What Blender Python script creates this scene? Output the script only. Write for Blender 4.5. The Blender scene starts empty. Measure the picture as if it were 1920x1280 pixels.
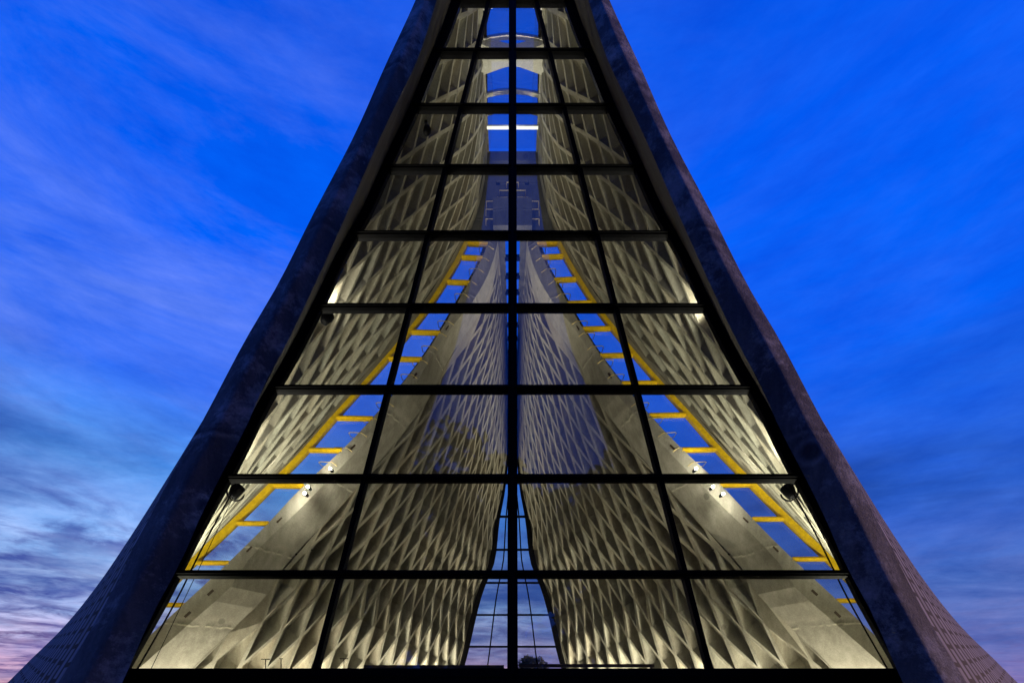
import bpy, bmesh, math, random
import numpy as np
from mathutils import Vector, Matrix
random.seed(7)
SC = bpy.context.scene
COL = SC.collection
F, YH, HC = 907.0, 1290.0, 1.5      # focal length and horizon of the surveyed photo, eye height
LEAN = 0.2327                        # backward lean of the near glazed front
ZG, ZT = -HC, 19.5                   # ground and ridge, measured from eye height

# ------------------------------------------------------------------ helpers
def interp(xs, ys, x):
    h = np.diff(xs); d = np.diff(ys) / h
    m = np.empty(len(xs)); m[0] = d[0]; m[-1] = d[-1]
    for i in range(1, len(xs) - 1):
        m[i] = 0 if d[i-1] * d[i] <= 0 else (h[i-1] + h[i]) / (h[i-1] / d[i] + h[i] / d[i-1])
    if x <= xs[0]: return ys[0] + m[0] * (x - xs[0])
    if x >= xs[-1]: return ys[-1] + m[-1] * (x - xs[-1])
    i = int(np.searchsorted(xs, x) - 1); t = (x - xs[i]) / h[i]
    return ((2*t**3 - 3*t*t + 1) * ys[i] + (t**3 - 2*t*t + t) * h[i] * m[i]
            + (-2*t**3 + 3*t*t) * ys[i+1] + (t**3 - t*t) * h[i] * m[i+1])

def edge_curve(pts, depth):
    """A building edge: half width at each height, the edge standing on the surface Y = depth(Z)."""
    pts = sorted(pts)
    ys = np.array([p[0] for p in pts], float); os_ = np.array([p[1] for p in pts], float)
    def c(Z):
        Y = depth(Z)
        return Vector((interp(ys, os_, YH - F * Z / Y) * Y / F, Y, Z))
    return c

def z_at(y, a, b):                   # height where the leaning plane Y = a + bZ is seen at row y
    t = (YH - y) / F
    return t * a / (1 - b * t)

def W3(p, sx=1.0):                   # eye-height coordinates -> world, mirrored for the other side
    return Vector((p[0] * sx, p[1], p[2] + HC))

def new_obj(name, bm, mat, parent=None, smooth=False):
    me = bpy.data.meshes.new(name)
    bmesh.ops.recalc_face_normals(bm, faces=bm.faces[:])
    bm.to_mesh(me); bm.free()
    for mm in (mat if isinstance(mat, (list, tuple)) else [mat]): me.materials.append(mm)
    if smooth:
        for p in me.polygons: p.use_smooth = True
    o = bpy.data.objects.new(name, me); COL.objects.link(o)
    if parent: o.parent = parent
    return o

def empty(name, label=None, cat=None, group=None, loc=(0, 0, 0), parent=None):
    o = bpy.data.objects.new(name, None); COL.objects.link(o); o.location = loc
    o.empty_display_size = .2
    if parent: o.parent = parent
    tag(o, label, cat, group)
    return o

def tag(o, label=None, cat=None, group=None, kind=None):
    if label: o['label'] = label
    if cat: o['category'] = cat
    if group: o['group'] = group
    if kind: o['kind'] = kind
    return o

def prism(bm, sections):
    """Closed tube through a list of equal-length point rings."""
    rings = [[bm.verts.new(p) for p in s] for s in sections]
    n = len(rings[0])
    for a, b in zip(rings, rings[1:]):
        for i in range(n):
            bm.faces.new((a[i], a[(i+1) % n], b[(i+1) % n], b[i]))
    bm.faces.new(rings[0][::-1]); bm.faces.new(rings[-1])

def box(bm, lo, hi):
    x0, y0, z0 = lo; x1, y1, z1 = hi
    prism(bm, [[(x0, y0, z0), (x1, y0, z0), (x1, y1, z0), (x0, y1, z0)],
               [(x0, y0, z1), (x1, y0, z1), (x1, y1, z1), (x0, y1, z1)]])

def obox(bm, a, b, u, hu, v, hv):
    """Beam from a to b, half size hu along u and hv along v."""
    a, b, u, v = Vector(a), Vector(b), Vector(u).normalized(), Vector(v).normalized()
    r = [(-1, -1), (1, -1), (1, 1), (-1, 1)]
    prism(bm, [[p + u * hu * i + v * hv * j for i, j in r] for p in (a, b)])

def tube(bm, pts, r, n=8):
    pts = [Vector(p) for p in pts]; rings = []
    for i, p in enumerate(pts):
        t = (pts[min(i+1, len(pts)-1)] - pts[max(i-1, 0)]).normalized()
        ref = Vector((0, 0, 1)) if abs(t.z) < .9 else Vector((1, 0, 0))
        a = t.cross(ref).normalized(); b = t.cross(a)
        rr = r[i] if isinstance(r, (list, tuple)) else r
        rings.append([p + (a * math.cos(k*2*math.pi/n) + b * math.sin(k*2*math.pi/n)) * rr for k in range(n)])
    prism(bm, rings)

def strip(bm, A, B, zs, sx=1, n=1, sub=None):
    """Ruled sheet between two edge functions."""
    rows = [[bm.verts.new(W3(A(z).lerp(B(z), i / n), sx)) for i in range(n + 1)] for z in zs]
    for r0, r1 in zip(rows, rows[1:]):
        for i in range(n):
            bm.faces.new((r0[i], r0[i+1], r1[i+1], r1[i]))
    return rows

# ------------------------------------------------------------------ materials
def mat(name):
    m = bpy.data.materials.new(name); m.use_nodes = True
    nt = m.node_tree; nt.nodes.clear()
    out = nt.nodes.new('ShaderNodeOutputMaterial')
    return m, nt, out
def nd(nt, t, **kw):
    n = nt.nodes.new(t)
    for k, v in kw.items():
        if k in n.inputs.keys(): n.inputs[k].default_value = v
        else: setattr(n, k, v)
    return n
def ramp(nt, src, stops):
    r = nt.nodes.new('ShaderNodeValToRGB'); nt.links.new(src, r.inputs[0])
    cr = r.color_ramp
    while len(cr.elements) < len(stops): cr.elements.new(.5)
    for e, (p, c) in zip(cr.elements, stops):
        e.position = p; e.color = (*c, 1) if len(c) == 3 else c
    return r
def mixc(nt, a, b, fac, mode='MIX'):
    m = nt.nodes.new('ShaderNodeMix'); m.data_type = 'RGBA'; m.blend_type = mode
    for sock, v in ((m.inputs['Factor'], fac), (m.inputs['A'], a), (m.inputs['B'], b)):
        if hasattr(v, 'is_linked') or hasattr(v, 'node'): nt.links.new(v, sock)
        else: sock.default_value = v if not isinstance(v, tuple) else (*v, 1)[:4]
    return m.outputs['Result']

def concrete(name, c1, c2, stain, rough=.85, joints=0.0, bump=.25, patch=None, tone=False):
    m, nt, out = mat(name)
    L = nt.links.new
    b = nd(nt, 'ShaderNodeBsdfPrincipled', Roughness=rough); b.inputs['Specular IOR Level'].default_value = .15
    L(b.outputs[0], out.inputs[0])
    tc = nd(nt, 'ShaderNodeTexCoord')
    n1 = nd(nt, 'ShaderNodeTexNoise', Scale=.9, Detail=8.0, Roughness=.62); L(tc.outputs['Object'], n1.inputs['Vector'])
    n2 = nd(nt, 'ShaderNodeTexNoise', Scale=22.0, Detail=6.0, Roughness=.7); L(tc.outputs['Object'], n2.inputs['Vector'])
    mp = nd(nt, 'ShaderNodeMapping'); mp.inputs['Scale'].default_value = (2.2, 2.2, .35); L(tc.outputs['Object'], mp.inputs['Vector'])
    n3 = nd(nt, 'ShaderNodeTexNoise', Scale=2.0, Detail=7.0, Roughness=.6); L(mp.outputs[0], n3.inputs['Vector'])
    r1 = ramp(nt, n1.outputs[0], [(.32, c2), (.66, c1)])
    r3 = ramp(nt, n3.outputs[0], [(.35, (0, 0, 0)), (.62, (1, 1, 1))])
    col = mixc(nt, r1.outputs[0], stain, r3.outputs[0])
    inv = nd(nt, 'ShaderNodeMath', operation='MULTIPLY'); L(r3.outputs[0], inv.inputs[0]); inv.inputs[1].default_value = .55
    col = mixc(nt, r1.outputs[0], stain, inv.outputs[0])
    r2 = ramp(nt, n2.outputs[0], [(.3, (.72, .72, .72)), (.7, (1.12, 1.12, 1.12))])
    col = mixc(nt, col, r2.outputs[0], .8, 'MULTIPLY')
    # form-tie pits and blotches
    vo = nd(nt, 'ShaderNodeTexVoronoi', Scale=.75); L(tc.outputs['Object'], vo.inputs['Vector'])
    rv = ramp(nt, vo.outputs['Distance'], [(.07, (.45, .45, .45)), (.10, (1.15, 1.15, 1.15)), (.15, (1, 1, 1))])
    col = mixc(nt, col, rv.outputs[0], .55, 'MULTIPLY')
    if patch:
        np_ = nd(nt, 'ShaderNodeTexNoise', Scale=.8, Detail=14.0, Roughness=.8, Distortion=.15); L(tc.outputs['Object'], np_.inputs['Vector'])
        rp = ramp(nt, np_.outputs[0], [(.50, (0, 0, 0)), (.56, (.45, .45, .45)), (.66, (1, 1, 1))])
        col = mixc(nt, col, patch, rp.outputs[0])
        v2 = nd(nt, 'ShaderNodeTexVoronoi', Scale=.42); L(tc.outputs['Object'], v2.inputs['Vector'])
        rq = ramp(nt, v2.outputs['Distance'], [(.05, (.45, .45, .45)), (.075, (1.9, 1.9, 1.9)), (.095, (1, 1, 1))])
        col = mixc(nt, col, rq.outputs[0], .9, 'MULTIPLY')
    if tone:
        at = nt.nodes.new('ShaderNodeAttribute'); at.attribute_name = 'tone'
        col = mixc(nt, col, at.outputs['Color'], 1.0, 'MULTIPLY')
    if joints:
        sp = nd(nt, 'ShaderNodeSeparateXYZ'); L(tc.outputs['Object'], sp.inputs[0])
        ad = nd(nt, 'ShaderNodeMath', operation='ADD'); L(sp.outputs['Z'], ad.inputs[0])
        nz = nd(nt, 'ShaderNodeMath', operation='MULTIPLY'); L(n1.outputs[0], nz.inputs[0]); nz.inputs[1].default_value = .35
        L(nz.outputs[0], ad.inputs[1])
        dv = nd(nt, 'ShaderNodeMath', operation='DIVIDE'); L(ad.outputs[0], dv.inputs[0]); dv.inputs[1].default_value = joints
        fr = nd(nt, 'ShaderNodeMath', operation='FRACT'); L(dv.outputs[0], fr.inputs[0])
        rj = ramp(nt, fr.outputs[0], [(0, (1, 1, 1)), (.45, (.9, .9, .9)), (.47, (2.2, 2.2, 2.1)), (.485, (.6, .6, .6)), (.55, (1.35, 1.35, 1.35)), (.62, (1, 1, 1))])
        rr = ramp(nt, n3.outputs[0], [(.42, (0, 0, 0)), (.6, (1, 1, 1))])
        col = mixc(nt, col, mixc(nt, col, rj.outputs[0], 1.0, 'MULTIPLY'), rr.outputs[0])
    L(col, b.inputs['Base Color'])
    bp = nd(nt, 'ShaderNodeBump', Strength=bump, Distance=.02)
    L(n2.outputs[0], bp.inputs['Height']); L(bp.outputs[0], b.inputs['Normal'])
    return m

M = {}
M['shell'] = concrete('ribbed_concrete', (.40, .385, .335), (.27, .26, .225), (.20, .18, .145), tone=True)
M['beam'] = concrete('plain_concrete', (.42, .41, .37), (.30, .29, .26), (.22, .205, .18), joints=2.4)
M['lightened'] = concrete('lightened_concrete', (.66, .65, .62), (.52, .51, .48), (.42, .41, .38))  # slab colour raised to paint in the light it catches from below
M['gable'] = concrete('grey_concrete', (.13, .13, .13), (.07, .07, .072), (.05, .05, .05), joints=1.3)
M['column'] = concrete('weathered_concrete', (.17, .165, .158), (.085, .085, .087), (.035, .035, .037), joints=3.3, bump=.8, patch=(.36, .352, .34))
M['reveal'] = concrete('board_marked_concrete', (.15, .138, .13), (.085, .078, .074), (.06, .055, .052))

def simple(name, color, rough=.5, metal=0.0, noise=.25, scale=9.0, spec=.5):
    m, nt, out = mat(name); L = nt.links.new
    b = nd(nt, 'ShaderNodeBsdfPrincipled', Roughness=rough, Metallic=metal)
    b.inputs['Specular IOR Level'].default_value = spec
    tc = nd(nt, 'ShaderNodeTexCoord')
    n = nd(nt, 'ShaderNodeTexNoise', Scale=scale, Detail=6.0); L(tc.outputs['Object'], n.inputs['Vector'])
    r = ramp(nt, n.outputs[0], [(.3, tuple(c * (1 - noise) for c in color)), (.7, tuple(min(1, c * (1 + noise)) for c in color))])
    L(r.outputs[0], b.inputs['Base Color']); L(b.outputs[0], out.inputs[0])
    return m
M['black'] = simple('black_steel', (.0035, .0035, .005), .5, spec=.02)
M['yellow'] = simple('yellow_paint', (.88, .56, .012), .42, noise=.2)
M['rung'] = simple('galvanised_yellow', (.62, .5, .22), .35, .3)
M['paving'] = simple('paving', (.12, .115, .11), .8, scale=3)
M['floor'] = simple('stone_floor', (.16, .15, .13), .5, scale=2)
M['bark'] = simple('bark', (.07, .05, .035), .9)
M['alu'] = simple('aluminium', (.35, .35, .36), .35, .8)
M['wood'] = simple('dark_wood', (.05, .03, .02), .5)

def leafmat(name, c):
    m, nt, out = mat(name); L = nt.links.new
    b = nd(nt, 'ShaderNodeBsdfPrincipled', Roughness=.6)
    g = nd(nt, 'ShaderNodeObjectInfo')
    tc = nd(nt, 'ShaderNodeTexCoord'); n = nd(nt, 'ShaderNodeTexNoise', Scale=.8, Detail=5.0); L(tc.outputs['Object'], n.inputs['Vector'])
    r = ramp(nt, n.outputs[0], [(.35, tuple(x*.5 for x in c)), (.65, tuple(x*1.3 for x in c))])
    L(r.outputs[0], b.inputs['Base Color']); L(b.outputs[0], out.inputs[0])
    return m
M['leaf'] = leafmat('leaves', (.09, .10, .03))
M['leaf_dark'] = leafmat('leaves_far', (.03, .045, .02))

def glassmat():
    m, nt, out = mat('window_glass'); L = nt.links.new
    tr = nd(nt, 'ShaderNodeBsdfTransparent'); tr.inputs[0].default_value = (.93, .95, .95, 1)
    gl = nd(nt, 'ShaderNodeBsdfGlossy', Roughness=.0)
    fr = nd(nt, 'ShaderNodeFresnel', IOR=1.52)
    ge = nt.nodes.new('ShaderNodeNewGeometry')           # the pane is thin: both faces reflect alike
    ior = nd(nt, 'ShaderNodeMapRange'); L(ge.outputs['Backfacing'], ior.inputs[0])
    ior.inputs[3].default_value = 1.52; ior.inputs[4].default_value = 1 / 1.52; L(ior.outputs[0], fr.inputs[0])
    mx = nd(nt, 'ShaderNodeMixShader'); L(fr.outputs[0], mx.inputs[0]); L(tr.outputs[0], mx.inputs[1]); L(gl.outputs[0], mx.inputs[2])
    df = nd(nt, 'ShaderNodeBsdfDiffuse'); df.inputs[0].default_value = (.5, .5, .48, 1)
    tc = nd(nt, 'ShaderNodeTexCoord')
    n = nd(nt, 'ShaderNodeTexNoise', Scale=1.6, Detail=9.0, Roughness=.7, Distortion=.6); L(tc.outputs['Object'], n.inputs['Vector'])
    r = ramp(nt, n.outputs[0], [(.48, (.001, .001, .001)), (.78, (.022, .022, .022))])
    m2 = nd(nt, 'ShaderNodeMixShader'); L(r.outputs[0], m2.inputs[0]); L(mx.outputs[0], m2.inputs[1]); L(df.outputs[0], m2.inputs[2])
    L(m2.outputs[0], out.inputs[0])
    return m
M['glass'] = glassmat()

def emit(name, color, s):
    m, nt, out = mat(name)
    e = nd(nt, 'ShaderNodeEmission', Strength=s); e.inputs[0].default_value = (*color, 1)
    nt.links.new(e.outputs[0], out.inputs[0]); return m
M['lamp'] = emit('lit_lamp', (1, .92, .72), 60)
M['tube'] = emit('lit_tube', (1, .97, .82), 1.6)

def tilemat():
    m, nt, out = mat('glazed_tile_cladding'); L = nt.links.new
    b = nd(nt, 'ShaderNodeBsdfPrincipled', Roughness=.8); b.inputs['Specular IOR Level'].default_value = .08; L(b.outputs[0], out.inputs[0])
    uv = nd(nt, 'ShaderNodeUVMap'); sp = nd(nt, 'ShaderNodeSeparateXYZ'); L(uv.outputs[0], sp.inputs[0])
    fr = nd(nt, 'ShaderNodeMath', operation='FRACT'); L(sp.outputs['X'], fr.inputs[0])
    r = ramp(nt, fr.outputs[0], [(0, (.008, .007, .008)), (.22, (.012, .01, .011)), (.34, (.21, .20, .205)), (.8, (.27, .25, .255)), (.95, (.03, .026, .026))])
    def mt(op, a, b=None):
        k = nt.nodes.new('ShaderNodeMath'); k.operation = op
        for i, v in enumerate((a, b)):
            if v is None: continue
            if isinstance(v, (int, float)): k.inputs[i].default_value = v
            else: L(v, k.inputs[i])
        return k.outputs[0]
    colm = mt('FLOOR', sp.outputs['X'])
    fy = mt('FRACT', mt('ADD', mt('MULTIPLY', sp.outputs['Y'], 2.1), mt('MULTIPLY', colm, .43)))
    dot = mt('LESS_THAN', fy, .14)
    n = nd(nt, 'ShaderNodeTexNoise', Scale=.7, Detail=3.0); L(uv.outputs[0], n.inputs['Vector'])
    r2 = ramp(nt, n.outputs[0], [(.3, (.6, .6, .6)), (.7, (1.2, 1.2, 1.2))])
    L(mixc(nt, mixc(nt, r.outputs[0], r2.outputs[0], 1.0, 'MULTIPLY'), (.012, .01, .012), dot), b.inputs['Base Color'])
    bp = nd(nt, 'ShaderNodeBump', Strength=.8, Distance=.04); L(r.outputs[0], bp.inputs['Height']); L(bp.outputs[0], b.inputs['Normal'])
    return m
M['tile'] = tilemat()

# ------------------------------------------------------------------ surveyed edges of the chapel (half widths, left and right alike)
yG = lambda Z: 8 + LEAN * Z
yC = lambda Z: 5.4 + LEAN * Z
yW = lambda Z: min(13.4 + .26 * Z, 17.7)
yF = lambda Z: 28 - .15 * Z
Gc = edge_curve([(-140, 62), (-60, 75), (15, 99), (93, 128), (108, 135), (196, 170.5), (212, 177.5), (309, 223), (326, 230.5), (434, 282.5), (450, 292.5), (570, 351.5), (587, 360), (721, 432.5), (740, 444.5), (886, 520), (908, 533), (1064, 616.5), (1089, 628.5), (1254, 720.5), (1460, 835)], yG)
Ci = edge_curve([(-520, 50), (-300, 70), (-150, 98), (0, 142), (120, 181.5), (184, 213), (250, 244.5), (384, 303.5), (516, 363), (659, 431.5), (716, 463), (797, 498), (871, 536.5), (969, 585.5), (1055, 623), (1137, 668), (1280, 732), (1560, 870)], yC)
Co = edge_curve([(-560, 75), (-400, 88), (-230, 108), (-110, 138), (0, 181.5), (123, 238.5), (244, 292), (400, 373), (541, 444.5), (631, 497.5), (790, 582), (901, 645), (1017, 705), (1149, 773), (1280, 851), (1560, 1005)], yC)
Rw = edge_curve([(220, 45), (290, 46), (330, 51), (370, 58), (410, 66), (440, 76), (482, 94.5), (528, 121.5), (575, 152), (622, 188.5), (672, 230.5), (728, 279), (783, 328.5), (843, 380), (910, 445), (980, 515), (1054, 593), (1133, 672), (1395, 942)], yW)
Er = edge_curve([(375, 34), (440, 40), (456, 46), (482, 56), (528, 81), (575, 108), (622, 136), (672, 170), (728, 214), (783, 262), (843, 320), (910, 392), (980, 458), (1054, 533), (1133, 618), (1186, 675), (1395, 900)], yW)
Fd = edge_curve([(380, 24), (440, 26), (456, 28.5), (570, 78.5), (592, 97), (666, 150.5), (719, 181.5), (800, 250), (947, 392), (1066, 507), (1090, 521.5), (1154, 589.5), (1216, 660), (1395, 860)], lambda Z: yW(Z) + .2)
Rf = edge_curve([(560, 11), (700, 9), (850, 10), (912, 16.5), (971, 30), (1062, 45), (1090, 57), (1246, 98), (1350, 130)], yF)
Ro = edge_curve([(220, 80), (290, 95), (440, 150), (600, 280), (700, 390), (780, 480), (841, 556), (897, 632), (987, 698.5), (1059, 751), (1126, 800), (1182, 848.5), (1237, 905), (1280, 948), (1395, 1070)], lambda Z: min(14.6 + .26 * Z, 18.9))

def beam_w(z): return (.17 + .2 * min(1, max(0, (11 - z) / 11))) * min(1, max(0, (18 - z) / 2))
def near_S(u, z):                    # inner face of the two tall front shells
    p = Gc(z).lerp(Rw(z), u)
    p.x += .25 * max(0, 1 - 3 * u) + beam_w(z) * max(0, u) ** 4
    return p
def far_S(u, z):
    return Fd(z).lerp(Rf(z), u)
def span(A, B, z):
    d = B(z) - A(z); return math.hypot(d.x, d.y)

# ------------------------------------------------------------------ coffered shells
def clip(poly, f):
    out = []
    for a, b in zip(poly, poly[1:] + poly[:1]):
        fa, fb = f(a), f(b)
        if fa >= 0: out.append(a)
        if (fa >= 0) != (fb >= 0):
            t = fa / (fa - fb)
            out.append(tuple(a[i] + (b[i] - a[i]) * t for i in range(2)))
    return out

def coffers(S, span_f, wu, drift, alpha, beta, tau, A0, K0, u0, u1, z0, z1, sx, depth, rib, inset=.30):
    bm = bmesh.new()
    def uz(A, K):
        zeta = alpha / beta * (1 - math.exp(-beta * K)); u = A * wu - drift * K; z = zeta
        for _ in range(4): z = zeta - tau * u * span_f(min(max(z, z0), z1))
        return (u, z)
    def nrm(u, z):
        e = .02
        d1 = S(u + e, z) - S(u - e, z); d2 = S(u, z + .3) - S(u, z - .3)
        n = d1.cross(d2).normalized()
        if n.x < 0: n = -n                   # away from the room, towards +x of the modelled half
        return n
    def P(q, L, zc, d=0.0, ov=None):
        u = q[0] / L; p = S(u, q[1])
        if d: p = p + nrm(min(max(u, u0 + .02), u1 - .02), q[1]) * d
        return bm.verts.new(W3(p, sx))
    sm = []; tl = bm.loops.layers.float_color.new('tone'); rnd = random.Random(int(1000 * depth) + sx); seen = 0
    for n in range(-12, 34):
        for j in range(-24, 30):
            K = K0 + j; A = A0 + n + (.5 if j % 2 else 0)
            cor = [uz(A, K + 1), uz(A + .5, K), uz(A, K - 1), uz(A - .5, K)]      # T R B L
            zs = [c[1] for c in cor]; us = [c[0] for c in cor]
            if max(us) <= u0 or min(us) >= u1 or max(zs) <= z0 or min(zs) >= z1: continue
            full = min(us) >= u0 and max(us) <= u1 and min(zs) >= z0 and max(zs) <= z1
            poly = cor
            if not full:
                for f in (lambda q: q[0] - u0, lambda q: u1 - q[0], lambda q: q[1] - z0, lambda q: z1 - q[1]):
                    poly = clip(poly, f)
                    if len(poly) < 3: break
            if len(poly) < 3: continue
            zc = sum(q[1] for q in poly) / len(poly); L = span_f(zc)
            Q = [(q[0] * L, q[1]) for q in poly]
            # drop doubles
            Q = [q for i, q in enumerate(Q) if math.dist(q, Q[i-1]) > 1e-4]
            if len(Q) < 3: continue
            area = sum(a[0]*b[1] - b[0]*a[1] for a, b in zip(Q, Q[1:] + Q[:1])) / 2
            if area < 0: Q = Q[::-1]
            tn = rnd.uniform(.74, 1.12); tw = rnd.uniform(-.03, .03)
            bm.faces.ensure_lookup_table()
            for k in range(seen, len(bm.faces)):
                for l in bm.faces[k].loops: l[tl] = tone_
            seen = len(bm.faces); tone_ = (tn * (1 + tw), tn, tn * (1 - tw), 1)
            outer = [P(q, L, zc) for q in Q]
            ins = []; N = len(Q); ok = abs(area) > .03
            for i in range(N):
                p0, p1, p2 = Q[i-1], Q[i], Q[(i+1) % N]
                def en(a, b):
                    l = math.dist(a, b); return (-(b[1]-a[1]) / l, (b[0]-a[0]) / l)
                n1, n2 = en(p0, p1), en(p1, p2)
                k = rib / max(.12, 1 + n1[0]*n2[0] + n1[1]*n2[1])
                ins.append((p1[0] + (n1[0]+n2[0]) * k, p1[1] + (n1[1]+n2[1]) * k))
            a2 = sum(a[0]*b[1] - b[0]*a[1] for a, b in zip(ins, ins[1:] + ins[:1])) / 2
            for i in range(N):               # the inset must stay inside
                e0, e1 = Q[i], Q[(i+1) % N]; f0, f1 = ins[i], ins[(i+1) % N]
                if (e1[0]-e0[0])*(f1[0]-f0[0]) + (e1[1]-e0[1])*(f1[1]-f0[1]) <= 0: ok = False
            if not ok or a2 < .015:
                bm.faces.new(outer); continue
            inn = [P(q, L, zc) for q in ins]
            for i in range(N):
                bm.faces.new((outer[i], outer[(i+1) % N], inn[(i+1) % N], inn[i]))
            top = [P(q, L, zc) for q in ins]
            if full and N == 4:
                # order from cor: find T (max z), B (min z), R (max p), L (min p)
                it = max(range(4), key=lambda i: ins[i][1]); ib = (it + 2) % 4
                s1, s2 = (it + 1) % 4, (it + 3) % 4
                ir, il = (s1, s2) if ins[s1][0] > ins[s2][0] else (s2, s1)
                cx = sum(q[0] for q in ins) / 4; cz = sum(q[1] for q in ins) / 4
                def tow(q, t): return (q[0] + (cx - q[0]) * t, q[1] + (cz - q[1]) * t)
                fT, fR, fB, fL = tow(ins[it], .16), tow(ins[ir], inset), tow(ins[ib], .12), tow(ins[il], inset)
                T, B, R, Lf = top[it], top[ib], top[ir], top[il]
                t1, r1, l1 = P(fT, L, zc, depth * .30), P(fR, L, zc, depth), P(fL, L, zc, depth)
                for f in ((t1, l1, r1), (T, t1, r1, R), (T, Lf, l1, t1)):
                    sm.append(bm.faces.new(f))
                r2, l2, b2 = P(fR, L, zc, depth), P(fL, L, zc, depth), P(fB, L, zc, depth * .35)
                B2, R2, L2 = P(ins[ib], L, zc), P(ins[ir], L, zc), P(ins[il], L, zc)
                for f in ((b2, r2, l2), (B2, R2, r2, b2), (B2, b2, l2, L2)):
                    bm.faces.new(f)
            else:
                cx = sum(q[0] for q in ins) / N; cz = sum(q[1] for q in ins) / N
                fl = [P((cx + (q[0]-cx) * .62, cz + (q[1]-cz) * .62), L, zc, depth * min(1, a2 / .5) * .9) for q in ins]
                for i in range(N):
                    bm.faces.new((top[i], top[(i+1) % N], fl[(i+1) % N], fl[i]))
                bm.faces.new(fl)
    bm.faces.ensure_lookup_table()
    for k in range(seen, len(bm.faces)):
        for l in bm.faces[k].loops: l[tl] = tone_
    return bm

def zs(n, a=ZG, b=ZT): return [a + (b - a) * i / n for i in range(n + 1)]

chapel = empty('chapel', 'tall concrete chapel with a tapering glass front between curved ribbed shells', 'chapel')

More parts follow.
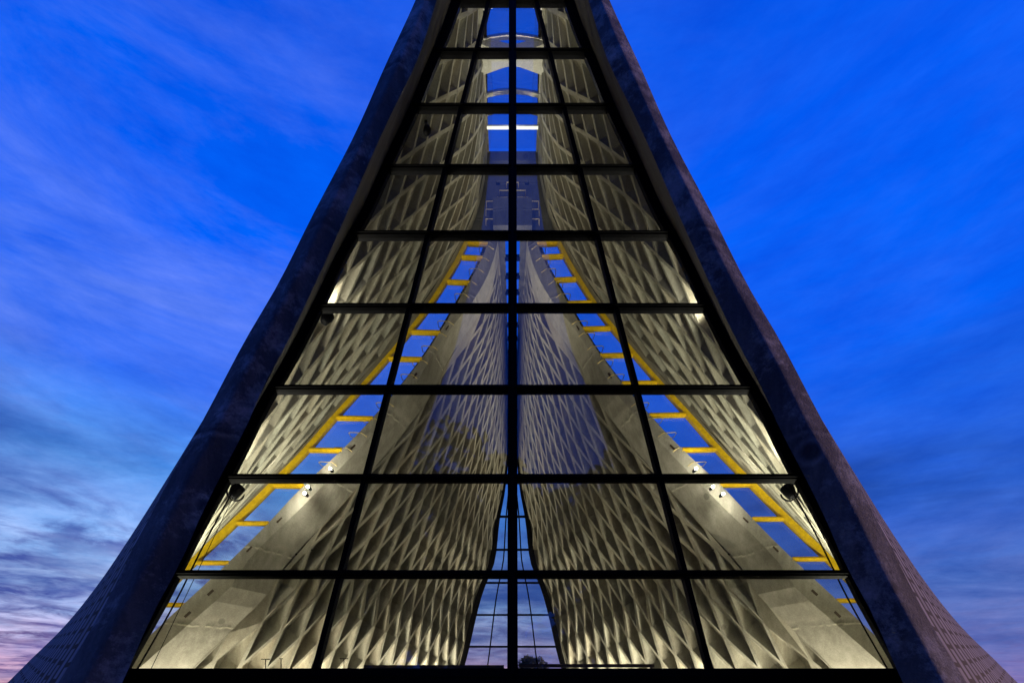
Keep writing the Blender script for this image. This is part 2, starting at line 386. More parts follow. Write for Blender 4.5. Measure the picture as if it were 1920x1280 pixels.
ZF = 16.6                                    # ridge of the lower rear shells
for sx in (-1, 1):
    side = 'left' if sx < 0 else 'right'
    # ---- tall front shell
    bm = coffers(near_S, lambda z: span(Gc, Rw, z), .106, 0, 1.25, .027, .3, 1.266, 13.58, 0, .93, ZG, ZT, sx, .38, .042)
    for A, B, n in ((lambda z: near_S(.93, z), lambda z: near_S(1, z), 2),):
        n0 = len(bm.faces); strip(bm, A, B, zs(40), sx, n); tl = bm.loops.layers.float_color['tone']; bm.faces.ensure_lookup_table()
        for k in range(n0, len(bm.faces)):
            for l in bm.faces[k].loops: l[tl] = (1, 1, 1, 1)
    near = new_obj('front_shell', bm, M['shell'], chapel)
    # reveal between the front edge and the glass
    bm = bmesh.new()
    strip(bm, Ci, lambda z: near_S(0, z), zs(40), sx, 6)
    new_obj('reveal', bm, M['reveal'], near)
    # rounded front edge beam
    bm = bmesh.new(); secs = []
    for z in zs(60):
        a, b = Ci(z), Co(z); g = near_S(0, z)
        w = (b - a).length; ring = []
        for i in range(17):
            t = i / 16; p = a.lerp(b, t); p.y -= .27 * w * (0 if t in (0, 1) else ((.4 / t) ** 5 + (.6 / (1 - t)) ** 5) ** -.2)
            ring.append(W3(p, sx))
        back = b + Vector((.12, .55, 0)); bi = a.lerp(g, .2)
        ring += [W3(b + Vector((.03, .07, 0)), sx), W3(back, sx), W3(bi + Vector((.03, 0, 0)), sx)]
        secs.append(ring)
    prism(bm, secs)
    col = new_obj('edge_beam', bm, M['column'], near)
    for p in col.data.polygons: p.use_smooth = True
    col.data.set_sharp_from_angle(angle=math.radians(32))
    # tiled outside
    bm = bmesh.new(); uvl = bm.loops.layers.uv.new('UVMap'); nu = 24
    A = lambda z: Co(z) + Vector((.03, .12, -.0))
    Zs = zs(60); rows = strip(bm, A, Ro, Zs, sx, nu)
    idx = {v: (i, j) for j, r in enumerate(rows) for i, v in enumerate(r)}
    for f in bm.faces:
        for l in f.loops:
            i, j = idx[l.vert]; l[uvl].uv = (i / nu * 24, Zs[j] * 1.0)
    # rear edge and top closing strips
    strip(bm, Ro, lambda z: near_S(1, z), Zs, sx, 1)
    strip(bm, lambda z: (A(ZT).lerp(Ro(ZT), (z - ZG) / (ZT - ZG))), lambda z: Ci(ZT).lerp(near_S(1, ZT), (z - ZG) / (ZT - ZG)), zs(6), sx, 1)
    tl = new_obj('tile_cladding', bm, M['tile'], near)

    # ---- lower rear shell
    bm = coffers(far_S, lambda z: span(Fd, Rf, z), .063, .0125, 1.36, .034, .16, 1.998, 1.886, .088, 1, ZG, ZF, sx, .58, .064, .25)
    rear = new_obj('rear_shell', bm, M['shell'], chapel)
    bm = bmesh.new(); strip(bm, lambda z: far_S(0, z), lambda z: far_S(.088, z), zs(40, ZG, ZF), sx, 2)
    new_obj('edge_band', bm, M['beam'], rear)
    bm = bmesh.new()
    Zr = zs(44, ZG, ZF)
    secs = []
    for z in Zr:
        e, f = Er(z), Fd(z)
        dd = (Rf(z) - f).normalized() * 1.0
        secs.append([W3(e, sx), W3(f, sx), W3(f + Vector((.05, .05, 0)), sx), W3(e + Vector((.3, .6, 0)), sx)])
    prism(bm, secs)
    eb = new_obj('edge_rib', bm, M['beam'], rear)
    bm = bmesh.new(); uvl = bm.loops.layers.uv.new('UVMap')
    strip(bm, lambda z: Er(z) + Vector((.25, .3, 0)), lambda z: Rf(z) + Vector((.7, .3, 0)), Zr, sx, 12)
    for f in bm.faces:
        for l in f.loops: l[uvl].uv = (l.vert.co.y * 1.5, l.vert.co.z)
    strip(bm, lambda z: Rf(z), lambda z: Rf(z) + Vector((.7, .3, 0)), Zr, sx, 1)
    strip(bm, lambda z: (Er(ZF) + Vector((.25, .3, 0))).lerp(Rf(ZF) + Vector((.7, .3, 0)), (z - ZG) / (ZT - ZG)), lambda z: Fd(ZF).lerp(Rf(ZF), (z - ZG) / (ZT - ZG)), zs(4), sx, 1)
    new_obj('tile_cladding', bm, M['tile'], rear)
    # thin dark plates standing in for the shade of recesses in the rib
    for y, f in ((1027, .42), (1109, .5), (1150, .55), (972, .45), (835, .5), (700, .5), (610, .5)):
        z = z_at(y, 13.4, .26); p = Er(z).lerp(Fd(z), f); p.y -= .004
        t = (Er(z + .3) - Er(z - .3)).normalized()
        bm = bmesh.new(); obox(bm, W3(p - t * .11, sx), W3(p + t * .11, sx), (1, 0, .9 * sx), .035, (0, 1, 0), .006)
        new_obj('recess_plate', bm, M['wood'], rear)

    # ---- yellow side window between the two shells
    sw = empty('side_window', parent=chapel)
    bm = bmesh.new(); secs = []
    ztop = z_at(452, 13.4, .26)
    for z in zs(40, ZG, ztop):
        r = Rw(z); w = beam_w(z) + .03
        secs.append([W3(r + Vector(v), sx) for v in ((0, -.04, 0), (w, -.10, 0), (w + .05, .16, 0), (0.04, .16, 0))])
    prism(bm, secs); new_obj('frame_beam', bm, M['yellow'], sw)
    bys = [456, 482, 528, 575, 622, 672, 728, 783, 843, 910, 980, 1054, 1133, 1214, 1300]
    if sx > 0: bys = [456, 480, 523, 567, 615, 665, 717, 777, 842, 908, 972, 1047, 1125, 1206, 1300]
    bz = [z_at(y, 13.4, .26) for y in bys]
    for z in bz:
        bm = bmesh.new(); a, b = Rw(z), Er(z)
        a = W3(a + Vector((.02, .02, 0)), sx); b = W3(b + Vector((-.0, .06, 0)), sx)
        obox(bm, a, b, (0, 1, 0), .06, (0, 0, 1), .062)
        obox(bm, a + Vector((0, -.07, .0)), b + Vector((0, -.07, 0)), (0, 1, 0), .018, (0, 0, 1), .022)
        new_obj('crossbar', bm, M['yellow'], sw)
    for za, zb in zip(bz[1:], bz):
        bm = bmesh.new()
        prism(bm, [[W3(p + Vector((0, dy, 0)), sx) for p in (Rw(za), Er(za), Er(zb), Rw(zb))] for dy in (.09, .102)])
        new_obj('glass_pane', bm, M['glass'], sw)

    # ---- climbing rungs along the rear rib
    hoops = [(459, .9), (481, .9), (502, .9), (525, .9), (549, .9), (600, 1), (622, 1), (647, 1), (673, 1), (700, 1), (753, 1.1), (782, 1.1), (809, 1.1), (837, 1.1), (864, 1.1)]
    for y, s in hoops:
        z = z_at(y, 13.4, .26); e = Er(z) + Vector((-.06, .02, -.03))
        L = .40 * s
        a = e; b = e + Vector((L, 0, .02)); c = b + Vector((.0, .34, .0)); d = e + Vector((.02, .34, 0))
        k = .07
        pts = [a + Vector((-.16, -.02, -.13)), a, b - Vector((k, 0, 0)), b + Vector((0, k * .6, 0)), c - Vector((0, k * .6, 0)), c - Vector((k, 0, 0)), d]
        bm = bmesh.new(); tube(bm, [W3(p, sx) for p in pts], .013, 6)
        new_obj('climbing_rung', bm, M['rung'], chapel, True)
    for y, ox in ((385, 36), (400, 37), (418, 37)):
        z = (YH - y) / F * 17.6; x = ox / F * 17.6
        bm = bmesh.new(); a = Vector((x - .04, 17.45, z)); b = a + Vector((.28, 0, .0)); c = b + Vector((.02, .3, 0)); d = c - Vector((.28, 0, 0))
        tube(bm, [W3(p, sx) for p in (a + Vector((-.14, 0, -.14)), a, b, c, d, d + Vector((-.1, 0, -.1)))], .013, 6)
        new_obj('climbing_rung', bm, M['rung'], chapel, True)

# ------------------------------------------------------------------ near glazed front
NF = Vector((0, -1, LEAN)).normalized(); UP = Vector((0, LEAN, 1)).normalized()
gw = empty('glazed_front', parent=chapel)
ty = [-80, 5, 101, 204, 318, 442, 578, 730.5, 897, 1076.5, 1267]
tz = [z_at(y, 8, LEAN) for y in ty]
M2 = edge_curve([(-80, 22), (93, 67), (1252, 368.5)], yG)
for z in tz:
    g = Gc(z).x + .3; w = .085 if z > tz[-1] else .13
    hh = .055 if z != tz[-1] else .12
    c = Vector((0, yG(z), z))
    bm = bmesh.new()
    obox(bm, W3(c + NF * .0 + Vector((-g, 0, 0))), W3(c + NF * .0 + Vector((g, 0, 0))), NF, .066, UP, hh)
    obox(bm, W3(c + NF * .085 - UP * .015 + Vector((-g, 0, 0))), W3(c + NF * .085 - UP * .015 + Vector((g, 0, 0))), NF, .014, UP, .012)
    new_obj('transom', bm, M['black'], gw)
zb, zt = tz[-1], tz[0]
bm = bmesh.new(); obox(bm, W3(Vector((0, yG(zb), zb)) + NF * -.03), W3(Vector((0, yG(zt), zt)) + NF * -.03), (1, 0, 0), .088, NF, .11)
obox(bm, W3(Vector((0, yG(zb), zb)) + NF * .13), W3(Vector((0, yG(zt), zt)) + NF * .13), (1, 0, 0), .03, NF, .03)
new_obj('mullion', bm, M['black'], gw)
for sx in (-1, 1):
    bm = bmesh.new()
    prism(bm, [[W3(M2(z) + Vector((dx, 0, 0)) + NF * dn, sx) for dx, dn in ((-.045, .05), (.045, .05), (.045, -.09), (-.045, -.09))] for z in zs(24, zb, zt)])
    new_obj('mullion', bm, M['black'], gw)
    bm = bmesh.new()
    prism(bm, [[W3(Gc(z) + Vector((dx, 0, 0)) + NF * dn, sx) for dx, dn in ((0, .045), (.34, .075), (.34, -.12), (.02, -.07))] for z in zs(40, ZG, zt)])
    new_obj('jamb', bm, M['black'], gw)
    bm = bmesh.new()
    prism(bm, [[W3(Gc(z) + Vector((-.05 + dx, .13 + dy, 0)), sx) for dx, dy in ((0, 0), (.02, 0), (.02, .02), (0, .02))] for z in zs(30, zb, z_at(900, 8, LEAN))])
    new_obj('conduit', bm, M['black'], gw)
    for k in range(len(tz) - 1):
        za, zb_ = tz[k+1] + .0, tz[k]
        for A, B in ((lambda z: Vector((.0, yG(z), z)), M2), (M2, Gc)):
            bm = bmesh.new()
            tilt = [random.uniform(-.006, .006) for _ in range(3)]; tilt.append(tilt[0] + tilt[2] - tilt[1])
            prism(bm, [[W3(p + NF * (dn + t), sx) for p, t in zip((A(za), B(za), B(zb_), A(zb_)), tilt)] for dn in (-.004, .008)])
            new_obj('glass_pane', bm, M['glass'], gw)
bm = bmesh.new()
prism(bm, [[W3(p + NF * dn) for p in (Vector((-Gc(z).x - .3, yG(z), z)), Vector((Gc(z).x + .3, yG(z), z)))] [::1] + [W3(p + NF * -.16) for p in (Vector((Gc(z).x + .3, yG(z), z)), Vector((-Gc(z).x - .3, yG(z), z)))] for z, dn in ((ZG, .03), (tz[-1] - .1, .03))])
new_obj('base_panel', bm, M['black'], gw)

# ------------------------------------------------------------------ far glazed end
fw = empty('glazed_end', parent=chapel)
NB = Vector((0, -1, -.15)).normalized(); UB = Vector((0, -.15, 1)).normalized()
fy = [1330, 1271, 1211.5, 1152, 1092, 1030, 968]
fz = [z_at(y, 28, -.15) for y in fy]
stp = fz[-1] - fz[-2]
while fz[-1] + stp < ZF - .3: fz.append(fz[-1] + stp)
fz.append(ZF)
def Rin(z):
    p = Rf(z).copy(); p.x = max(p.x - .26 * min(1, p.x / 1.2), .05); return p
def Fm(z):
    p = Rin(z).copy(); p.x *= .52; return p
for z in fz:
    bm = bmesh.new(); g = Rf(z).x; c = Vector((0, yF(z), z))
    obox(bm, W3(c + Vector((-g, 0, 0))), W3(c + Vector((g, 0, 0))), NB, .08, UB, .055)
    new_obj('transom', bm, M['black'], fw)
bm = bmesh.new(); obox(bm, W3((0, yF(ZG), ZG)), W3((0, yF(ZF), ZF)), (1, 0, 0), .09, NB, .10); new_obj('mullion', bm, M['black'], fw)
for sx in (-1, 1):
    bm = bmesh.new()
    prism(bm, [[W3(Rin(z) + Vector((dx * max(.05, Rf(z).x - Rin(z).x + .05), 0, 0)) + NB * dn, sx) for dx, dn in ((0, .1), (1, .1), (1, -.1), (0, -.1))] for z in zs(30, ZG, ZF)])
    new_obj('jamb', bm, M['black'], fw)
    bm = bmesh.new()
    prism(bm, [[W3(Fm(z) + Vector((dx, 0, 0)) + NB * dn, sx) for dx, dn in ((-.035, .06), (.035, .06), (.035, -.06), (-.035, -.06))] for z in zs(20, ZG, fz[8])])
    new_obj('mullion', bm, M['black'], fw)
    for za, zb_ in zip(fz, fz[1:]):
        bm = bmesh.new()
        prism(bm, [[W3(p + NB * dn, sx) for p in (Vector((0, yF(za), za)), Rin(za), Rin(zb_), Vector((0, yF(zb_), zb_)))] for dn in (-.005, .007)])
        new_obj('glass_pane', bm, M['glass'], fw)

# ------------------------------------------------------------------ ridge skylights, tie slab, gable wall
sk = empty('ridge_skylight', parent=chapel)
ZR = ZT
def arch_tie(Y, half, h, r=.05):
    bm = bmesh.new()
    pts = [Vector((half * (i / 8 - 1), Y, ZR + h * (1 - (i / 8 - 1) ** 2))) for i in range(17)]
    rings = []
    prism(bm, [[W3(p + Vector((0, dy, dz))) for dy, dz in ((-r, -r), (r, -r), (r, r), (-r, r))] for p in pts])
    tube(bm, [W3(p + Vector((0, -.1, -.1))) for p in pts], .022, 6)
    new_obj('arched_tie', bm, M['alu'], sk)
Yr = lambda y: F * ZR / (YH - y)
for y in (-60, 15, 78, 180, 214): arch_tie(Yr(y), .98, .16)
for sx in (-1, 1):
    bm = bmesh.new()
    obox(bm, W3((.9 * sx, 9.9, ZR + .02)), W3((.9 * sx, 17.6, ZR + .02)), (1, 0, 0), .045, (0, 0, 1), .09)
    new_obj('curb', bm, M['beam'], sk)
ysky = [9.9, Yr(-60), Yr(15), Yr(78), Yr(180), Yr(214), 17.65]
for a, b in zip(ysky, ysky[1:]):
    bm = bmesh.new(); box(bm, (-.9, a, ZR + HC + .17), (.9, b - .01, ZR + HC + .182))
    new_obj('glass_pane', bm, M['glass'], sk)
# bow-tie tie slab
bm = bmesh.new(); pl = []
for i in range(13):
    x = -1.0 + i / 6; pl.append((x, 14.74 - .25 * abs(x) ** 1.5))
for i in range(13):
    x = 1.0 - i / 6; pl.append((x, 15.05 + .28 * max(0, abs(x) - .2)))
prism(bm, [[W3((x, y, ZR - .18)) for x, y in pl], [W3((x, y, ZR + .12)) for x, y in pl]])
new_obj('tie_slab', bm, M['lightened'], chapel)
# gable wall above the rear ridge, with two square openings
bm = bmesh.new(); gy0, gy1 = 17.7, 18.0
zh = (YH - 343) / F * 17.7; xh = 27 / F * 17.7; s = .075
zlo, zhi = 16.62, ZR + .05
def gb(x0, x1, z0, z1): box(bm, (x0, gy0, z0 + HC), (x1, gy1, z1 + HC))
gb(-1.9, 1.9, zlo, zh - s); gb(-1.9, 1.9, zh + s, zhi)
gb(-1.9, -xh - s, zh - s, zh + s); gb(-xh + s, xh - s, zh - s, zh + s); gb(xh + s, 1.9, zh - s, zh + s)
# raised ledge and piers
box(bm, (-.95, 17.55, zhi + HC - .42), (.95, 17.7, zhi + HC - .08))
box(bm, (-1.0, 17.60, zhi + HC - .80), (1.0, 17.7, zhi + HC - .72))
gab = new_obj('gable_wall', bm, M['gable'], chapel)
for sx in (-1, 1):
    bm = bmesh.new(); x0, x1 = sorted((.16 * sx, .70 * sx)); box(bm, (x0, 17.35, ZF + HC), (x1, 17.7, 17.6 + HC)); new_obj('pier', bm, M['gable'], gab)
for y, w, dz, inv in ((342, 11, -.10, 1), (357, 24.5, -.14, 1), (370, 29, -.14, -1)):
    z = (YH - y) / F * 17.5; x = w / F * 17.5
    bm = bmesh.new()
    xi = x if inv > 0 else x * .33
    if inv > 0: pts = [(-x, 17.6, z + dz), (-x, 17.5, z), (x, 17.5, z), (x, 17.6, z + dz)]
    if inv > 0: tube(bm, [W3(p) for p in pts], .014, 6)
    else:
        for q in (-1, 1): tube(bm, [W3(p) for p in ((q * x, 17.5, z), (q * xi, 17.5, z), (q * xi, 17.6, z + dz * 1.4))], .014, 6)
    new_obj('climbing_rung', bm, M['rung'], chapel, True)
# rear ridge light
rk = empty('ridge_skylight', parent=chapel)
Y = 17.9; ye = yF(ZF)
for sx in (-1, 1):
    bm = bmesh.new(); obox(bm, W3((.46 * sx, 17.72, ZF + .06)), W3((.40 * sx, ye, ZF + .06)), (1, 0, 0), .185, (0, 0, 1), .06); new_obj('curb', bm, M['gable'], rk)
for y in (486, 520, 550, 580, 611, 637, 661, 684):
    Yb = F * ZF / (YH - y); bm = bmesh.new(); box(bm, (-.3, Yb - .09, ZF + HC), (.3, Yb + .09, ZF + HC + .11)); new_obj('crossbar', bm, M['black'], rk)
bm = bmesh.new(); box(bm, (-.28, 17.95, ZF + HC + .12), (.28, ye, ZF + HC + .13)); new_obj('glass_pane', bm, M['glass'], rk)
bm = bmesh.new(); box(bm, (-.5, ye - .05, ZF + HC - .5), (.5, ye + .12, ZF + HC + .2)); new_obj('ridge_cap', bm, M['beam'], chapel)
# floor
bm = bmesh.new(); fl = [W3(p(ZG), s) for s in (-1, 1) for p in ((Gc, Rw, Er, Rf) if s < 0 else (Rf, Er, Rw, Gc))]
prism(bm, [[v + Vector((0, 0, dz)) for v in fl] for dz in (-.2, .03)])
new_obj('floor', bm, M['floor'], chapel)

# ------------------------------------------------------------------ ground
bm = bmesh.new()
bmesh.ops.create_grid(bm, x_segments=1, y_segments=1, size=900)
g = new_obj('ground', bm, M['paving']); tag(g, kind='structure')

# ------------------------------------------------------------------ lights and fixtures
def light(name, kind, loc, energy, color, target=None, **kw):
    l = bpy.data.lights.new(name, kind); l.energy = energy; l.color = color
    for k, v in kw.items(): setattr(l, k, v)
    o = bpy.data.objects.new(name, l); COL.objects.link(o); o.location = loc
    if target is not None: o.rotation_euler = (Vector(target) - Vector(loc)).to_track_quat('-Z', 'Y').to_euler()
    return o
WARM = (1, .90, .66)
def floodlight(pos, aim, s, label, yoke=True, lit=True):
    root = empty('floodlight', label, 'floodlight', 'black floodlights on the jambs of the glass front', pos)
    d = (Vector(aim) - Vector(pos)).normalized()
    bm = bmesh.new()
    tube(bm, [d * -.16 * s, d * -.15 * s, d * -.06 * s, d * .02 * s, d * .12 * s, d * .14 * s], [.05 * s, .08 * s, .10 * s, .12 * s, .13 * s, .125 * s], 16)
    new_obj('lamp_can', bm, M['black'], root, True)
    bm = bmesh.new(); tube(bm, [d * .141 * s, d * .146 * s], [.11 * s, .10 * s], 16); new_obj('lens', bm, M['lamp' if lit else 'black'], root)
    sd = d.cross(Vector((0, 1, 0))).normalized(); up = sd.cross(d)
    if yoke:
        bm = bmesh.new()
        tube(bm, [(sd * math.cos(a) + (d * -.9 + up * .45) * math.sin(a)) * .19 * s for a in [math.pi * k / 14 for k in range(15)]], .018 * s, 6)
        new_obj('yoke', bm, M['black'], root, True)
    bm = bmesh.new(); box(bm, (-.05 * s, -.16 * s, .1 * s), (.05 * s, .05 * s, .2 * s)); new_obj('bracket', bm, M['black'], root)
    if lit: light('jamb_beam', 'SPOT', Vector(pos) + d * .25 * s, 1, WARM, aim, spot_size=math.radians(120), spot_blend=1.0, shadow_soft_size=.08).data.energy = FLOOD * (1 if yoke else .5)
    return root
FLOOD = 380
for sx in (-1, 1):
    sd = 'left' if sx < 0 else 'right'
    Yf = 9.65; p = Vector(((961 - 442) / F * Yf, Yf, (YH - 921) / F * Yf))
    floodlight(W3(p, sx), W3(near_S(.35, 12), sx), .95, f'large black yoke floodlight at the {sd} jamb of the glass front')
    Yf = 10.55; pf = Vector(((961 - 612) / F * Yf, Yf, (YH - 596) / F * Yf))
    if sx < 0:
        floodlight(W3(pf, sx), W3(near_S(.3, 16), sx), .95, 'small black floodlight high on the left jamb of the glass front', False)
        z = z_at(218, 8, LEAN)
        floodlight(W3(Gc(z) + Vector((-.18, .3, 0)), sx), W3(near_S(.3, 19), sx), .7, 'topmost small black floodlight at the left jamb of the glass front', False, False)
    else:
        light('jamb_beam', 'SPOT', W3(pf, sx), FLOOD * .5, WARM, W3(near_S(.3, 16), sx), spot_size=math.radians(120), spot_blend=1.0, shadow_soft_size=.08)  # added beam on the right, with no lamp fixture behind it
names = ['upper', 'middle', 'lower']
for sx, pts in ((-1, ((619, 878), (577, 912), (571, 924))), (1, ((1305, 878), (1337, 912), (1356, 925)))):
    sd = 'left' if sx < 0 else 'right'
    for k, (x, y) in enumerate(pts):
        o = abs(x - 961); Y = yW(z_at(y, 13.4, .26)) - .55; z = (YH - y) / F * Y
        pos = W3((o / F * Y, Y, z), sx)
        root = empty('rib_spotlight', f'small bright spotlight on the {sd} rear rib, {names[k]} one of its three', 'spotlight', 'spotlights on the edges of the rear shells', pos)
        bm = bmesh.new(); tube(bm, [(0, .03, 0), (0, .06, 0), (0, .2, 0)], [.04, .06, .05], 10); new_obj('lamp_can', bm, M['black'], root, True)
        bm = bmesh.new(); bmesh.ops.create_uvsphere(bm, u_segments=10, v_segments=8, radius=.042); new_obj('bulb', bm, M['lamp'], root, True)
        if k == 2: light('added_fill', 'POINT', pos + Vector((0, -.9, 0)), 50, WARM, shadow_soft_size=.06)  # added fill with no fixture, brightens the yellow frame and front shell
        light('spotlight_glow', 'SPOT', pos + Vector((0, -.06, 0)), 120, WARM, W3(far_S(.55, z + 1.5 - 2.5 * k), sx), spot_size=math.radians(130), spot_blend=.6, shadow_soft_size=.05)
# tube lamp under the ridge
Y = 15.9; z = (YH - 240) / F * Y
root = empty('tube_lamp', 'lit white tube lamp spanning the ridge skylight', 'tube lamp', None, W3((0, Y, z)))
bm = bmesh.new(); tube(bm, [(-.84, 0, 0), (.84, 0, 0)], .035, 8); new_obj('tube', bm, M['tube'], root, True)
bm = bmesh.new(); box(bm, (-.86, -.03, .036), (.86, .03, .07)); new_obj('batten', bm, M['alu'], root)
light('tube_lamp_light', 'POINT', W3((0, Y - .12, z - .12)), 26, (1, .95, .8), shadow_soft_size=.1)
# floor uplights along the foot of the rear shells
for sx in (-1, 1):
    a = W3(far_S(.03, -1.2), sx); b = W3(far_S(.97, -1.2), sx)
    d = (b - a); c = (a + b) / 2; n = Vector((-d.y, d.x, 0)).normalized()
    if n.x * sx > 0: n = -n
    c = c + n * .4
    o = light('uplight', 'AREA', c, 1750, (1, .88, .62), spread=math.radians(75), shape='RECTANGLE', size=d.length, size_y=.15)
    xax = d.normalized(); zax = (Vector((0, 0, -1)) + n * -.05 * -1).normalized(); 
    zax = -(Vector((0, 0, 1)) - n * -.10).normalized(); yax = zax.cross(xax).normalized()
    o.matrix_world = Matrix.Translation(c) @ Matrix((xax, yax, zax)).transposed().to_4x4()
# the same along the foot of the front shells
for sx in (-1, 1):
    a = W3(near_S(.08, -1.2), sx); b = W3(near_S(.55, -1.2), sx)
    d = b - a; c = (a + b) / 2; n = Vector((-d.y, d.x, 0)).normalized()
    if n.x * sx > 0: n = -n
    c = c + n * 1.5
    o = light('uplight', 'AREA', c, 1650, (1, .94, .66), spread=math.radians(80), shape='RECTANGLE', size=d.length, size_y=.15)
    xax = d.normalized(); zax = -(Vector((0, 0, 1)) - n * .12).normalized(); yax = zax.cross(xax).normalized(); zax = xax.cross(yax)
    o.matrix_world = Matrix.Translation(c) @ Matrix((xax, yax, zax)).transposed().to_4x4()
# cable and stands
z1, z2 = z_at(925, 8, LEAN), z_at(1262, 8, LEAN)
bm = bmesh.new()
pa = W3(((961 - 440) / F * 9.2, 9.2, (YH - 925) / F * 9.2), -1); pb = W3(((961 - 281) / F * 9.0, 9.0, (YH - 1258) / F * 9.0), -1)
tube(bm, [pa, (pa * .66 + pb * .34), (pa * .33 + pb * .67), pb, Vector((pb.x, pb.y, .04))], .006, 6)
tag(new_obj('cable', bm, M['black']), 'thin black cable hanging from the left yoke floodlight to the floor', 'cable')
for k, (x, y, lab) in enumerate(((498, 1235, 'music stand farthest to the left behind the lowest glass pane'), (527, 1234, 'bare black stand between two wider music stands on the chapel floor'), (645, 1234, 'music stand right of the slanted mullion in the lowest row of panes'))):
    Y = 12.6; root = empty('music_stand', lab, 'stand', 'thin stands on the chapel floor', (-(961 - x) / F * Y, Y, .03))
    h = (YH - y) / F * Y + HC - .03
    bm = bmesh.new(); tube(bm, [(0, 0, .25), (0, 0, h)], .012, 6); new_obj('pole', bm, M['black'], root)
    for a in range(3):
        bm = bmesh.new(); tube(bm, [(0, 0, .27), (.28 * math.cos(a * 2.1), .28 * math.sin(a * 2.1), 0.01)], .01, 6); new_obj('leg', bm, M['black'], root)
    bm = bmesh.new(); w = .11 if k != 1 else .035; box(bm, (-w, -.02, h - .01), (w, .02, h + .012)); new_obj('top_bar', bm, M['black'], root)
for x0, x1, y, lab in ((683, 945, 1246, 'low dark railing inside, left of the central mullion'), (973, 1226, 1244, 'low dark railing inside, right of the central mullion')):
    Y = 10.2; root = empty('railing', lab, 'railing', 'low railings behind the glass front', ((x0 + x1 - 1922) / 2 / F * Y, Y, .03))
    h = (YH - y) / F * Y + HC - .03; w = (x1 - x0) / 2 / F * Y
    bm = bmesh.new(); box(bm, (-w, -.04, h - .07), (w, .04, h)); new_obj('top_rail', bm, M['wood'], root)
    for q in (-w + .06, 0, w - .06):
        bm = bmesh.new(); box(bm, (q - .025, -.025, 0), (q + .025, .025, h - .07)); new_obj('post', bm, M['wood'], root)

# ------------------------------------------------------------------ trees
def tree(name, pos, h, crown_r, crown_c, n, leaf, label, m, group=None, seed=1):
    rnd = random.Random(seed); root = empty(name, label, 'tree', group, pos)
    bm = bmesh.new()
    tube(bm, [(0, 0, 0), (.1, .05, h * .2), (0, .1, h * .45), (.05, 0, h * .75)], [h * .03, h * .022, h * .018, h * .008], 8)
    for k in range(7):
        a = k * .9 + rnd.random(); r = crown_r[0] * .7
        tube(bm, [(0, .05, h * (.25 + .05 * k)), (r * .4 * math.cos(a), r * .4 * math.sin(a), h * (.4 + .04 * k)), (r * math.cos(a), r * math.sin(a), h * (.5 + .05 * k))], [h * .012, h * .008, h * .003], 6)
    new_obj('trunk', bm, M['bark'], root)
    cl = []
    for k in range(42):
        while True:
            v = Vector((rnd.uniform(-1, 1), rnd.uniform(-1, 1), rnd.uniform(-1, 1)))
            if .35 < v.length < 1: break
        cl.append((Vector((v.x * crown_r[0], v.y * crown_r[1], crown_c + v.z * crown_r[2])), rnd.uniform(.22, .42) * crown_r[0]))
    verts, faces = [], []
    for i in range(n):
        c, r = rnd.choice(cl)
        v = Vector((rnd.gauss(0, 1), rnd.gauss(0, 1), rnd.gauss(0, .8))).normalized() * r * rnd.uniform(.5, 1.05)
        p = c + v
        a = Vector((rnd.gauss(0, 1), rnd.gauss(0, 1), rnd.gauss(0, 1))).normalized(); b = a.orthogonal().normalized()
        l = leaf * rnd.uniform(.6, 1.3); k = len(verts)
        verts += [p - a * l, p + b * l * .5, p + a * l, p - b * l * .5]; faces.append((k, k+1, k+2, k+3))
    me = bpy.data.meshes.new('crown'); me.from_pydata(verts, [], faces); me.materials.append(m)
    o = bpy.data.objects.new('crown', me); COL.objects.link(o); o.parent = root
    return root
tree('broadleaf_tree', (-4.0, -6.5, 0), 24, (5.4, 5.5, 8.8), 16, 16000, .32, 'tall broadleaf tree mirrored in the glass, the left and taller crown', M['leaf'], 'trees mirrored in the glass front', 3)
tree('broadleaf_tree', (6.0, -6.5, 0), 21, (5.6, 5.2, 7.8), 14.2, 16000, .32, 'broadleaf tree mirrored in the glass, the right and lower crown', M['leaf'], 'trees mirrored in the glass front', 5)
tree('broadleaf_tree', (-12, -9, 0), 16, (6, 5, 6), 10.5, 8000, .32, 'broad tree mirrored faintly low at the left side of the glass', M['leaf'], 'trees mirrored in the glass front', 8)
tree('broadleaf_tree', (14, -9, 0), 15, (6, 5, 6), 10, 8000, .32, 'broad tree mirrored faintly low at the right side of the glass', M['leaf'], 'trees mirrored in the glass front', 9)
tree('distant_tree', (2.55, 62, 0), 5.6, (1.7, 1.4, 1.3), 4.2, 4200, .14, 'small dark tree seen through the lowest pane of the far window', M['leaf_dark'], None, 11)

# ------------------------------------------------------------------ sky
w = bpy.data.worlds.new('World'); SC.world = w; w.use_nodes = True
nt = w.node_tree; nt.nodes.clear(); L = nt.links.new
out = nt.nodes.new('ShaderNodeOutputWorld')
sky = nt.nodes.new('ShaderNodeTexSky'); sky.sky_type = 'NISHITA'; sky.sun_disc = False
SUN_AZ = math.radians(75)
sky.sun_elevation = math.radians(-3); sky.sun_rotation = SUN_AZ
b1 = nd(nt, 'ShaderNodeBackground', Strength=.02); L(sky.outputs[0], b1.inputs[0])
tc = nd(nt, 'ShaderNodeTexCoord'); nrm = nd(nt, 'ShaderNodeVectorMath', operation='NORMALIZE'); L(tc.outputs['Generated'], nrm.inputs[0])
sp = nd(nt, 'ShaderNodeSeparateXYZ'); L(nrm.outputs[0], sp.inputs[0])
def mth(op, a, b=None):
    m = nt.nodes.new('ShaderNodeMath'); m.operation = op
    for i, v in enumerate((a, b)):
        if v is None: continue
        if isinstance(v, (int, float)): m.inputs[i].default_value = v
        else: L(v, m.inputs[i])
    return m.outputs[0]
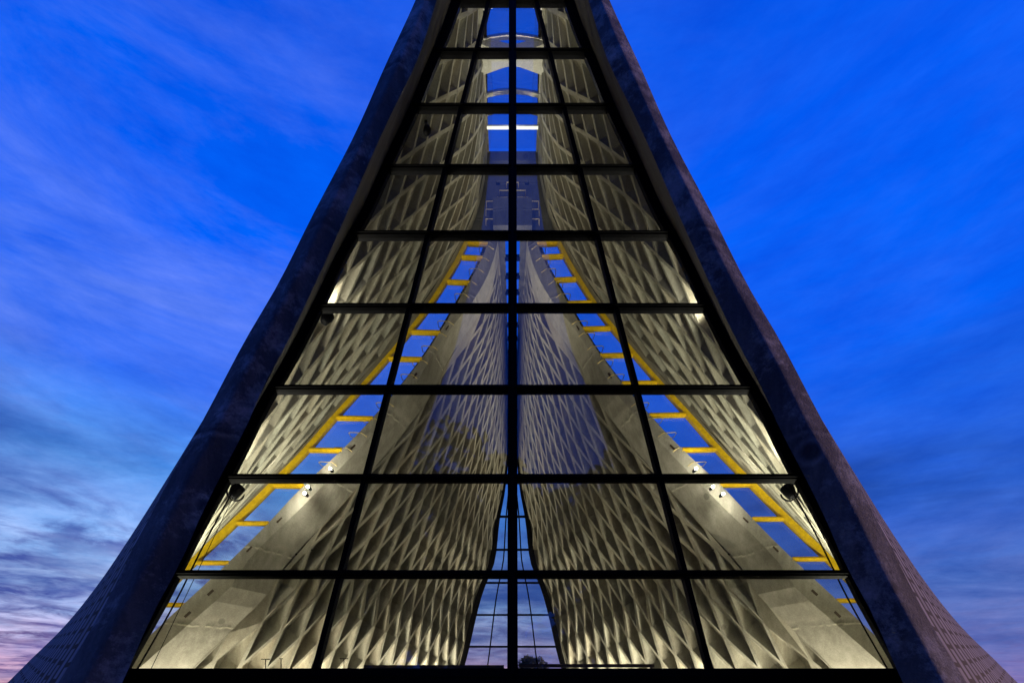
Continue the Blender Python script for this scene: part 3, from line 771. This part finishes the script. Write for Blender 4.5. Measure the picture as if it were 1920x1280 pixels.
base_l = ramp(nt, sp.outputs['Z'], [(0.0, (.85, .42, .50)), (.035, (.72, .46, .62)), (.075, (.55, .54, .86)), (.16, (.40, .60, .98)), (.34, (.11, .38, .97)), (.46, (.03, .16, .94)), (.62, (.0, .115, .95)), (1, (.0, .06, .62))])
base_r = ramp(nt, sp.outputs['Z'], [(0.0, (.24, .20, .50)), (.06, (.15, .19, .52)), (.16, (.075, .17, .56)), (.30, (.018, .12, .68)), (.5, (.0, .11, .90)), (.7, (.0, .105, .92)), (1, (.0, .06, .62))])
# blend by bearing: left of the building is brighter; the far end behind the glass is lavender
azf = mth('ADD', mth('MULTIPLY', sp.outputs['X'], -.85), .46)
azf = mth('MULTIPLY', azf, mth('MINIMUM', mth('MAXIMUM', mth('ADD', mth('MULTIPLY', sp.outputs['Y'], 2.0), .6), 0.0), 1.0))
rz = ramp(nt, azf, [(.15, (0, 0, 0)), (.75, (1, 1, 1))])
base = mixc(nt, base_r.outputs[0], base_l.outputs[0], rz.outputs[0])
# clouds on a flat layer high above
zz = mth('ADD', mth('MAXIMUM', sp.outputs['Z'], 0.0), .09)
cx, cy = mth('DIVIDE', sp.outputs['X'], zz), mth('DIVIDE', sp.outputs['Y'], zz)
cmb = nt.nodes.new('ShaderNodeCombineXYZ'); L(cx, cmb.inputs[0]); L(cy, cmb.inputs[1])
n1 = nd(nt, 'ShaderNodeTexNoise', Scale=2.6, Detail=11.0, Roughness=.62, Distortion=.5); L(cmb.outputs[0], n1.inputs['Vector'])
n2 = nd(nt, 'ShaderNodeTexNoise', Scale=.8, Detail=6.0, Roughness=.55); L(cmb.outputs[0], n2.inputs['Vector'])
lowm = ramp(nt, sp.outputs['Z'], [(.02, (1, 1, 1)), (.30, (.85, .85, .85)), (.52, (.0, .0, .0))])
cl = ramp(nt, n1.outputs[0], [(.42, (0, 0, 0)), (.58, (1, 1, 1))])
big = ramp(nt, n2.outputs[0], [(.38, (.25, .25, .25)), (.52, (1, 1, 1))])
fac = mth('MULTIPLY', mth('MULTIPLY', cl.outputs[0], lowm.outputs[0]), mth('MULTIPLY', big.outputs[0], mth('ADD', mth('MULTIPLY', rz.outputs[0], .75), .25)))
ccol = ramp(nt, sp.outputs['Z'], [(0, (.26, .12, .24)), (.10, (.10, .09, .28)), (.25, (.035, .07, .36)), (.5, (.015, .07, .48))])
skyc = mixc(nt, base, ccol.outputs[0], fac)
# thin bright veils higher up, on the left
n3 = nd(nt, 'ShaderNodeTexNoise', Scale=3.4, Detail=12.0, Roughness=.66, Distortion=.5); 
z2_ = mth('ADD', mth('MAXIMUM', sp.outputs['Z'], 0.0), .75)
cm2 = nt.nodes.new('ShaderNodeCombineXYZ'); L(mth('DIVIDE', sp.outputs['X'], z2_), cm2.inputs[0]); L(mth('DIVIDE', sp.outputs['Y'], z2_), cm2.inputs[1]); L(mth('MULTIPLY', sp.outputs['Z'], 2.6), cm2.inputs[2])
L(cm2.outputs[0], n3.inputs['Vector'])
veil = ramp(nt, n3.outputs[0], [(.40, (0, 0, 0)), (.68, (1, 1, 1))])
vm = ramp(nt, sp.outputs['Z'], [(.25, (.5, .5, .5)), (.55, (1, 1, 1)), (.8, (.4, .4, .4))])
vf = mth('MULTIPLY', mth('MULTIPLY', veil.outputs[0], vm.outputs[0]), mth('ADD', mth('MULTIPLY', rz.outputs[0], .40), .06))
skyc = mixc(nt, skyc, (.22, .34, .92), vf)
mp = nd(nt, 'ShaderNodeMapping'); mp.inputs['Scale'].default_value = (.55, 1.0, 1.0); mp.inputs['Location'].default_value = (3.3, 1.7, 0); L(cmb.outputs[0], mp.inputs[0])
n5 = nd(nt, 'ShaderNodeTexNoise', Scale=.9, Detail=9.0, Roughness=.6, Distortion=.4); L(mp.outputs[0], n5.inputs['Vector'])
bd = ramp(nt, n5.outputs[0], [(.44, (0, 0, 0)), (.60, (1, 1, 1))])
bm_ = ramp(nt, sp.outputs['Z'], [(.06, (.4, .4, .4)), (.16, (1, 1, 1)), (.34, (1, 1, 1)), (.50, (0, 0, 0))])
skyc = mixc(nt, skyc, (.010, .06, .36), mth('MULTIPLY', mth('MULTIPLY', bd.outputs[0], bm_.outputs[0]), .78))
n6 = nd(nt, 'ShaderNodeTexNoise', Scale=8.0, Detail=12.0, Roughness=.68); L(cm2.outputs[0], n6.inputs['Vector'])
mo = ramp(nt, n6.outputs[0], [(.34, (.66, .80, .90)), (.66, (1.5, 1.2, 1.08))])
skyc = mixc(nt, skyc, mo.outputs[0], .8, 'MULTIPLY')
b2 = nd(nt, 'ShaderNodeBackground', Strength=1.0); L(skyc, b2.inputs[0])
ad = nt.nodes.new('ShaderNodeAddShader'); L(b1.outputs[0], ad.inputs[0]); L(b2.outputs[0], ad.inputs[1]); L(ad.outputs[0], out.inputs[0])
# sun lamp standing in for warm street lamps on the right
sun = light('street_lamp_sun', 'SUN', (30, 8, 20), 2.3, (1, .60, .44), angle=math.radians(8))
sun.rotation_euler = Vector((-.96, -.09, -.16)).to_track_quat('-Z', 'Y').to_euler()

# ------------------------------------------------------------------ camera
cam = bpy.data.cameras.new('camera'); co = bpy.data.objects.new('camera', cam); COL.objects.link(co)
co.location = (0, 0, HC); co.rotation_euler = (math.radians(90), 0, 0)
cam.sensor_width = 36; cam.lens = 36 * F / 1920
cam.shift_y = (YH - 640) / 1920; cam.shift_x = -1 / 1920
cam.clip_end = 5000; cam.clip_start = .05
SC.camera = co
SC.render.engine = 'CYCLES'
SC.cycles.transparent_max_bounces = 24; SC.cycles.max_bounces = 8; SC.cycles.diffuse_bounces = 3; SC.cycles.glossy_bounces = 4
SC.cycles.sample_clamp_indirect = 4
SC.cycles.caustics_reflective = False; SC.cycles.caustics_refractive = False
vs = SC.view_settings; vs.view_transform = 'Standard'; vs.look = 'None'; vs.exposure = 0; vs.gamma = 1; vs.use_curve_mapping = False
